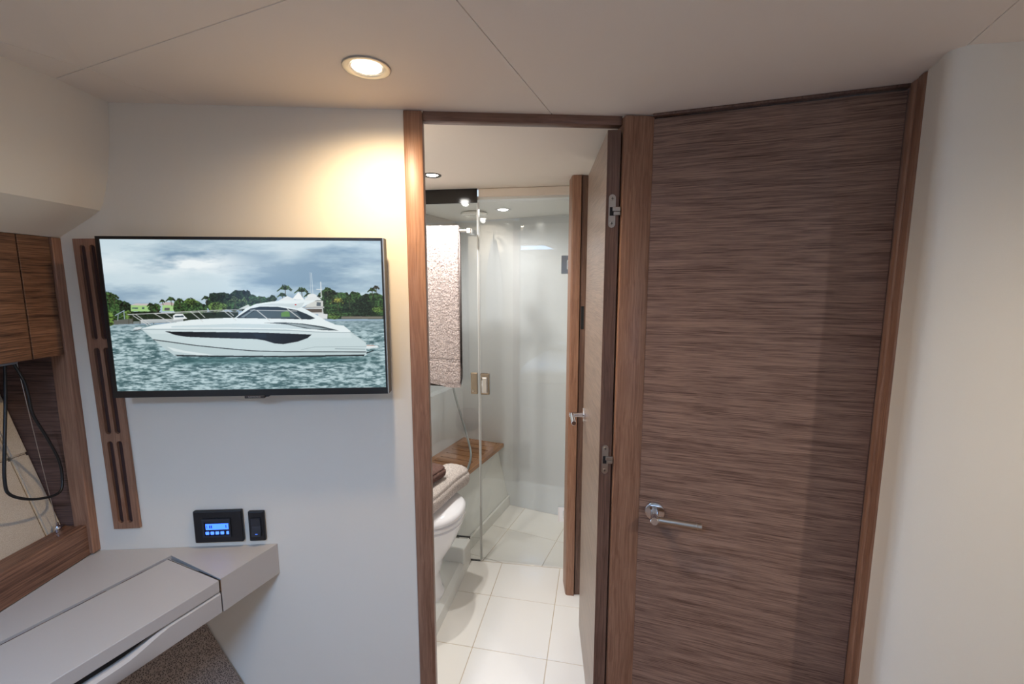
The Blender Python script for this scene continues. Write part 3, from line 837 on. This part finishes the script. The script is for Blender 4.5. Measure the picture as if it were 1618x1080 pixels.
# ------------------------------------------------------------------ vanity counter under the controller
fd = Vector((-.3995, -.9167)); fn_ = Vector((.9167, -.3995))       # along the front edge, out of it
def fpt(k, off=0.): return (-.7145+fd.x*k+fn_.x*off, .982+fd.y*k+fn_.y*off)
CT = .7375
cn = thing('vanity_counter', 'beige laminate corner counter below the blue controller', 'counter', (0, 0, 0))
Yw = lambda x: 1.113+(x+.967)*.066-.001
br = (-.907, 1.075); e = .0022
back = [(-1.1245, Yw(-1.1245)), (-.6525, Yw(-.6525)), fpt(-.0035), (br[0]+.0032, br[1]+.0042)]
bl = (br[0]+fd.x*.54-fn_.x*.004, br[1]+fd.y*.54-fn_.y*.004)
back += [bl, (-1.1245, bl[1]+.012)]
back[3] = (br[0]-fn_.x*.004+.004, br[1]+.0042)
MB().prism(back[:2]+[back[2], back[3], back[4], back[5]], CT-.022, CT).build('top', BEIGE, cn)
blk = [(-.80, Yw(-.80)), (-.6525, Yw(-.6525)), fpt(-.0035), fpt(-.0035, -.12)]
MB().prism([(-.775, Yw(-.775)), (-.6525, Yw(-.6525)), fpt(-.0035), fpt(-.0035, -.115)], .650, CT-.022).build('corner_block', BEIGE, cn)
# chrome-lined gap round the lid
g = MB(); g.prism([fpt(-.0030), fpt(-.0016), fpt(-.0016, -.2085), fpt(-.0030, -.2085)], CT-.035, CT-.002)
g.prism([fpt(-.003, -.2092), fpt(-.003, -.2078), fpt(.54, -.2078), fpt(.54, -.2092)], CT-.035, CT-.002)
g.build('chrome_lining', CHROME, cn)
MB().prism([fpt(-.002, -.012), fpt(-.002, -.207), fpt(.52, -.207), fpt(.70, -.012)], .66, CT-.036).build('lid_hollow_shade', DARK, cn)  # near-black fill, shade of the hollow under the lid put in its colour
ld = MB(); ld.prism([fpt(.0012, .001), fpt(.0012, -.2045), fpt(.535, -.2045), (-1.12, .40), fpt(.90, .001)], CT-.030, CT, .0015, 2)
ld.build('lid', BEIGE, cn, label='flat lift-up lid with a chrome-lined gap')
# drawer front with a scooped finger pull
m = MB(); bm = m.bm; rows = []
N = 60
for i in range(N+1):
    k = .0005+.95*i/N
    t = min(1, max(0, (k-.105)/.10)); t = t*t*(3-2*t)
    zt = .7055-.016*t
    o1 = .0015+.004*t
    rows.append([bm.verts.new((*fpt(k, o), z)) for o, z in ((-.02, zt), (o1-.006, zt), (o1, zt-.006), (o1, .665), (.0008, .652), (-.02, .651))])
for a_, b_ in zip(rows, rows[1:]):
    for q in range(6): bm.faces.new((a_[q], a_[(q+1) % 6], b_[(q+1) % 6], b_[q]))
bm.faces.new(rows[0]); bm.faces.new(rows[-1][::-1])
m.build('drawer_front', BEIGE, cn, smooth=35)
# tweed-covered hull side under the counter
hd_ = MB(); L0 = Vector((-.935, 1.112)); 
def hp(k, z):   # k along the hull, slope outwards with height
    x = -.8555-.463*(z-.497)
    return (x+fd.x*k*.55, 1.116+fd.y*k*1.05, z)
rowsv = []
for k in (0, 1.0):
    rowsv.append([hd_.bm.verts.new(hp(k, z)) for z in (.0, .16, .306, .497, .665)]+[hd_.bm.verts.new((hp(k, .665)[0]-.06, hp(k, .665)[1], .665)), hd_.bm.verts.new((hp(k, .0)[0]-.50, hp(k, 0)[1], 0))])
nn = len(rowsv[0])
for q in range(nn): hd_.bm.faces.new((rowsv[0][q], rowsv[0][(q+1) % nn], rowsv[1][(q+1) % nn], rowsv[1][q]))
hd_.bm.faces.new(rowsv[0]); hd_.bm.faces.new(rowsv[1][::-1])
struct(hd_.build('wall_hull_low', TWEED), 'dark tweed-covered hull side under the counter')

# ------------------------------------------------------------------ downlights
def downlight(label, loc, r, lens, watt, color, group=None, angle=168, blend=.9, ring=STEEL):
    t = thing('downlight', label, 'ceiling light', loc, 0, group)
    m = MB(); m.lathe([(r*.70,.004), (r*.70,-.001), (r*.74,-.0022), (r*.93,-.0042), (r,-.003), (r,.0), (r*.70,.004)], 48); m.build('ring', ring, t, smooth=40)
    m = MB(); m.lathe([(0,-.0045), (r*.30,-.0038), (r*.55,-.0015), (r*.70,.002)], 40); m.build('lens', lens, t, smooth=60)
    l = bpy.data.lights.new('lamp', 'SPOT'); l.energy = watt; l.color = color; l.spot_size = R(angle); l.spot_blend = blend; l.shadow_soft_size = r*.5
    o = bpy.data.objects.new('lamp', l); COL.objects.link(o); o.parent = t; o.location = (0, 0, -.012)
    return t
SOFT = (1.0, .90, .78); WARM = (1.0, .77, .50); NEUT = (1.0, .975, .95)
downlight('lit round ceiling downlight with a steel ring above the television', (-.293, .944, CZ), .047, LENS_WARM, 17, WARM)
downlight('lit bathroom downlight just beside the left door post', (-.333, 1.895, 1.905), .038, LENS_COOL, 21, NEUT, ring=mat_plain('dark_bezel_ring', (70,66,62), .3, .8))
downlight('lit downlight at the centre of the shower ceiling', (-.048, 2.433, 1.855), .044, LENS_COOL, 8, NEUT, ring=CHROME)
downlight('small lit downlight beyond the round vent in the shower ceiling', (-.172, 2.62, 1.855), .022, LENS_COOL, .4, NEUT, ring=CHROME)
downlight('added bathroom downlight, unseen behind the header, brightening the floor', (-.47, 1.26, 1.905), .038, LENS_COOL, 20, NEUT)  # unseen lamp added to brighten the bathroom floor
downlight('lit cabin downlight behind the camera on the port side', (-.78, .06, CZ-.012), .047, LENS_WARM, 6, SOFT, group='cabin downlights')
downlight('lit cabin downlight behind the camera on the starboard side', (1.16, -.05, CZ), .047, LENS_WARM, 30, (1.0, .95, .90), group='cabin downlights')

# ------------------------------------------------------------------ shower
sp = thing('glass_screen', 'fixed clear glass panel with a black band at its top', 'glass screen', GA, GR)
MB().box(-.36, .016, -.004, .004, .130, 1.903).build('pane', GLASS, sp)
MB().box(-.36, .018, -.0075, -.0042, 1.838, 1.904).build('top_band', FASCIA, sp)
m = MB(); m.box(-.36, -.04, -.005, .005, .1285, .132); m.box(-.0435, -.040, -.005, .005, .004, .1285); m.box(-.040, .016, -.005, .005, .0008, .004); m.build('gasket', BLACK, sp)
MB().box(-.0395, .016, -.004, .004, .0042, .1295).build('lower_pane', GLASS, sp)
MB().box(.0152, .0205, -.008, .008, .006, 1.838, .001).build('edge_seal', SEALM, sp)
sd = thing('shower_door', 'frameless clear glass shower door hung on chrome hinges', 'door', GA, GR)
MB().box(.023, .462, -.004, .004, .012, 1.842).build('pane', GLASS, sd)
MB().box(.0222, .0250, -.0055, .0055, .012, 1.842).build('edge_seal', SEALM, sd)
for z0, z1 in ((1.503, 1.588), (.262, .340)):
    hh = (z1-z0)/2
    m = MB(); m.holed([(0,-hh), (.052,-hh), (.052,hh), (0,hh)], [[(.026,-hh*.5), (.0515,-hh*.5), (.0515,hh*.5), (.026,hh*.5)]], -.005, 0); h = m.build('hinge', CHROME, sd); h.location = (.42, -.005, (z0+z1)/2)
    MB().box(.029, .060, -.0045, -.0005, -hh*.42, hh*.42, .001).build('knuckle', CHROME, h)
la_ = MB().box(.002, .050, -.014, 0, -.058, .052, .006, 4).build('latch', mat_plain('darkened_chrome', (168,156,142), .08, 1.), sd); la_.location = (.024, -.005, .965)  # chrome toned down, its dark reflections put into the base colour
MB().box(.012, .040, -.026, -.014, -.046, .034, .004).build('grip', CHROME, la_)
k_ = MB(); k_.box(-.024, .012, -.013, -.0045, .908, 1.018, .003); kp = k_.build('strike_plate', bpy.data.materials['darkened_chrome'], sp)
m = MB(); m.rod((-.012, -.013, .925), (-.012, -.016, .925), .006, 20); m.build('strike_screw', NICKEL, kp, smooth=40)

bn = thing('shower_bench', 'slatted teak seat along the hull side of the shower', 'bench', (0,0,0), SR)
MB().box(-1.19, -1.150, 1.895, 2.510, .3955, .42, .002).build('front_rail', mat_wood('teak_rail', (120,78,48), (172,122,80), 'Y', fine=110, along=5, contrast=.4, bump=.1), bn)
MB().box(-1.4535, -1.416, 1.895, 2.510, .3955, .42, .002).build('rear_rail', bpy.data.materials['teak_rail'], bn)
vv = 2.510
edges = [2.510, 2.488]+[2.488-.0655*k for k in range(1, 9)]+[1.895]
MB().box(-1.4535, -1.19, 1.896, 2.509, .3952, .3960).build('slat_gap_shade', DARK, bn)  # dark sheet added so the gaps between slats look shaded
for a_, b_ in zip(edges, edges[1:]):
    MB().box(-1.4155, -1.1905, b_+.0045, a_-.0045, .3965, .42, .0012, 1).build('slat', TEAK, bn)
hs = [(-.366,2.62,1.20), (-.362,2.615,1.0), (-.351,2.60,.763), (-.334,2.62,.86)]
hs = [(-.372,2.640,1.02), (-.364,2.62,.862), (-.340,2.60,.755), (-.298,2.56,.633), (-.263,2.52,.530), (-.243,2.47,.466), (-.244,2.39,.438), (-.256,2.305,.428), (-.284,2.258,.427), (-.332,2.222,.427), (-.40,2.20,.427)]
tag(MB().tube(hs, .0065, 12, 10).build('shower_hose', HOSEM, smooth=60), 'grey flexible shower hose curling onto the teak bench', 'hose')
tag(MB().lathe([(0,0), (.060,0), (.074,-.004), (.076,-.012), (.070,-.018), (.052,-.020), (.050,-.016), (.034,-.016), (.030,-.022), (0,-.022)], 48, Matrix.Translation((-.213, 2.53, 1.8549))).build('ceiling_vent', GEL, smooth=35), 'round white vent in the shower ceiling', 'vent')

# towel rail and towels
rl = thing('towel_rail', 'chrome towel bar fixed to the shower glass', 'towel rail', GA, GR)
MB().rod((-.34, -.070, 1.702), (.0, -.070, 1.702), .009, 20, .001).build('bar', CHROME, rl, smooth=40)
for x in (-.335, -.008):
    MB().box(x-.011, x+.011, -.082, -.0045, 1.690, 1.714, .002).build('bracket', CHROME, rl)
rng = random.Random(3)
def hung_towel():
    rr = np.random.RandomState(5)
    r0 = .0185; zt = 1.7025; L1, L2 = .735, .70
    prof = []      # arc length along the towel from front hem over the bar to back hem
    def pos(t):
        # t in metres: 0 = front hem
        if t < L1: return (-.070-r0, zt-(L1-t))
        t2 = t-L1; arc = math.pi*r0
        if t2 < arc:
            a = math.pi-t2/r0; return (-.070+r0*math.cos(a), zt+r0*math.sin(a))
        return (-.070+r0, zt-(t2-arc))
    tot = L1+L2+math.pi*r0
    NX, NY = 84, 480
    x0, x1 = -.305, -.0535
    J = rr.normal(0, .0014, (NY+1, NX+1))
    J = .7*J+.15*np.roll(J, 1, 0)+.15*np.roll(J, 1, 1)
    m = MB(); bm = m.bm
    sheets = []
    for side in (1, -1):       # outer and inner face of the cloth
        nx, ny = (NX, NY) if side == 1 else (12, 60)
        vs = []
        for j in range(ny+1):
            t = tot*j/ny; y, z = pos(t); ya, za = pos(min(t+.001, tot)); yb, zb = pos(max(t-.001, 0))
            dy, dz = ya-yb, za-zb; l = math.hypot(dy, dz); ny_, nz_ = -dz/l, dy/l
            row = []
            for i in range(nx+1):
                f = i/nx; x = x0+(x1-x0)*f
                d = abs(t-L1)
                wave = (.006*math.exp(-((f-.70)/.07)**2)-.004*math.exp(-((f-.58)/.06)**2)+.003*math.sin(f*7+1))*min(1, d/.25)
                ed = min(f, 1-f)*(x1-x0); rnd = .006*min(1, math.sqrt(max(0, ed)/.008))
                off = side*rnd+(0 if t > L1 else wave)
                if side == 1:
                    off += J[j, i]
                    for b0 in (.118, .128): off -= .0035*math.exp(-((t-b0)/.0030)**2)
                    if t < .02: off -= .003
                hem = .010*math.sin(f*5.5)*math.exp(-t/.08)
                row.append(bm.verts.new((x, y+ny_*off, z+nz_*off+hem)))
            vs.append(row)
        for j in range(ny):
            for i in range(nx): bm.faces.new((vs[j][i], vs[j][i+1], vs[j+1][i+1], vs[j+1][i]))
        sheets.append(vs)
    o, i_ = sheets
    for vs, ws in ((o[0], i_[0]), (o[-1], i_[-1])):
        bm.faces.new(list(vs)+list(ws[::-1]))
    bm.faces.new([r_[0] for r_ in o]+[r_[0] for r_ in i_[::-1]]); bm.faces.new([r_[-1] for r_ in o]+[r_[-1] for r_ in i_[::-1]])
    return m
t = hung_towel().build('bath_towel', TOWEL, smooth=80)
place(t, GA, GR); tag(t, 'thick taupe terry bath towel draped over the chrome rail', 'towel')

# ------------------------------------------------------------------ toilet
def loft(m, rings, cap=True):
    bm = m.bm; vs = [[bm.verts.new(p) for p in r_] for r_ in rings]
    n = len(vs[0])
    for a_, b_ in zip(vs, vs[1:]):
        for k in range(n): bm.faces.new((a_[k], a_[(k+1) % n], b_[(k+1) % n], b_[k]))
    if cap: bm.faces.new(vs[0][::-1]); bm.faces.new(vs[-1])
    return m
def egg(cx, front, back, w, z, n=40, sq=2.3):
    out = []
    for k in range(n):
        a = 2*math.pi*k/n; c_, s_ = math.cos(a), math.sin(a)
        rx = front if c_ > 0 else back
        p = 2/sq
        out.append((cx+rx*math.copysign(abs(c_)**p, c_), w*math.copysign(abs(s_)**p, s_), z))
    return out
tl = thing('toilet', 'white ceramic toilet with closed lid on the low plinth', 'toilet', (*rot(-.790, 1.722, BR_), .056), BR_)
m = MB(); loft(m, [egg(.0,.125,.14,.105,0), egg(.0,.115,.14,.098,.02), egg(.0,.105,.14,.092,.10), egg(.01,.125,.14,.105,.19), egg(.02,.165,.15,.135,.27), egg(.02,.195,.16,.165,.34), egg(.02,.203,.165,.173,.368), egg(.02,.195,.16,.165,.375)])
m.build('bowl', CERAM, tl, smooth=50)
m = MB(); loft(m, [egg(.02,.203,.165,.172,.377), egg(.02,.208,.168,.177,.382), egg(.02,.208,.168,.177,.394), egg(.02,.202,.165,.172,.398)]); m.build('seat', CERAM, tl, smooth=50)
m = MB(); loft(m, [egg(.02,.204,.166,.174,.401), egg(.02,.210,.168,.180,.406), egg(.02,.209,.168,.178,.420), egg(.02,.196,.16,.166,.432), egg(.02,.15,.13,.125,.439), egg(.02,.08,.07,.06,.441)]); m.build('lid', CERAM, tl, smooth=60)
m = MB(); m.box(-.235, -.145, -.17, .17, .30, .60, .02, 4); m.build('cistern', CERAM, tl, smooth=50)

def folded_towel(L, w, h, turns, seed):
    """soft folded towel: fat rounded slab with a spiral fold line at the near end"""
    rr = np.random.RandomState(seed); m = MB(); rings = []; n = 48; NL = 60
    for j in range(NL+1):
        f = j/NL; y = L*(f-.5)
        e_ = min(f, 1-f)*L; k_ = math.sqrt(min(1, e_/.022)) if e_ > 0 else 0
        s_ = .80+.20*k_
        ring = []
        for k in range(n):
            a = 2*math.pi*k/n; c_, q = math.cos(a), math.sin(a); p = 2/2.7
            x = w/2*math.copysign(abs(c_)**p, c_)*s_; z = h/2+h/2*math.copysign(abs(q)**p, q)*s_
            crease = .006*math.exp(-((a-.35)/.10)**2)
            x -= crease*c_*1.2; z -= crease*q
            d = rr.normal(0, .0008)
            ring.append((x+d*c_+.004*math.sin(7*f), y, max(.0, z+d*q)))
        rings.append(ring)
    return loft(m, rings)
t = folded_towel(.36, .155, .105, 2, 2).build('folded_towel', TOWEL2, smooth=70)
place(t, (*rot(-.692, 1.745, BR_), .498), BR_+R(-12)); tag(t, 'pale grey folded towel lying on the toilet lid', 'towel')
t = folded_towel(.30, .13, .06, 2, 7).build('hand_towel', BROWNT, smooth=70)
place(t, (*rot(-.738, 1.625, BR_), .6035), BR_+R(-12)); tag(t, 'brown folded hand towel on top of the pale grey towel', 'towel')

# white towel on the bathroom side of the bulkhead, added out of view for a reflection in the shower glass
wt = thing('hanging_towel', 'narrow white towel on a hook, added unseen to mirror in the shower glass', 'towel', (-.40, 1.19, 1.20), WR)
m = MB(); rings = []
for j in range(31):
    f = j/30; z = .56*f; wd = .062*(1-f**3*.75)*(1-.15*math.exp(-f/.05)); dp = .020*(1-.4*f)
    rings.append([(wd*math.cos(2*math.pi*k/36)*(1+.12*math.sin(6*2*math.pi*k/36+f*2)), .035+dp*math.sin(2*math.pi*k/36)*(1+.3*math.sin(5*2*math.pi*k/36)), z) for k in range(36)])
loft(m, rings).build('cloth', WHITET, wt, smooth=60)
m = MB(); m.tube([(0,.005,.60), (0,.03,.60), (0,.045,.585), (0,.035,.565)], .005, 10, 6); m.build('hook', CHROME, wt, smooth=60)

# ------------------------------------------------------------------ berth behind the camera (mirrored faintly in the shower glass)
bd = thing('bed', 'wide cabin berth with white linen behind the camera', 'bed', (0, -1.55, 0))
MB().box(-.78, .78, -.80, .80, 0, .30, .01).build('base', SILLW, bd)
MB().box(-.76, .76, -.78, .78, .301, .48, .05, 5).build('mattress', LINEN, bd, smooth=50)
m = MB(); rr_ = np.random.RandomState(1)
def dv(i, j):
    x = -.79+1.58*i; y = -.35+1.16*j
    e_ = min(i, 1-i)*1.58; f_ = (1-j)*1.16
    z = .505+.012*math.sin(9*x+3*y)*math.sin(5*y)-.10*max(0, 1-e_/.06)**2-.10*max(0, 1-f_/.06)**2
    return (x, y, z)
m.grid(60, 50, dv); dvo = m.build('duvet', LINEN, bd, smooth=80)
md = dvo.modifiers.new('thickness', 'SOLIDIFY'); md.thickness = .02
MB().box(-.80, .80, -.855, -.805, 0, .95, .02, 4).build('headboard', CREAM, bd, smooth=40)
for k, x in enumerate((-.38, .38)):
    m = MB(); rings = []
    for j in range(25):
        t = -1+2*j/24; y = .20*t
        hh = .075*max(0, 1-abs(t)**2.6)**.6
        rings.append([((.32-.015*t*t)*math.copysign(abs(math.cos(a))**.75, math.cos(a)), y, hh*math.copysign(abs(math.sin(a))**.9, math.sin(a))) for a in [2*math.pi*q/40 for q in range(40)]])
    loft(m, rings)
    p = m.build('pillow', LINEN, smooth=70); p.location = (x, -2.14, .565); p.rotation_euler = (R(12), 0, 0)
    tag(p, 'plump white pillow at the %s side of the berth' % ('port', 'starboard')[k], 'pillow', 'pillows on the berth')
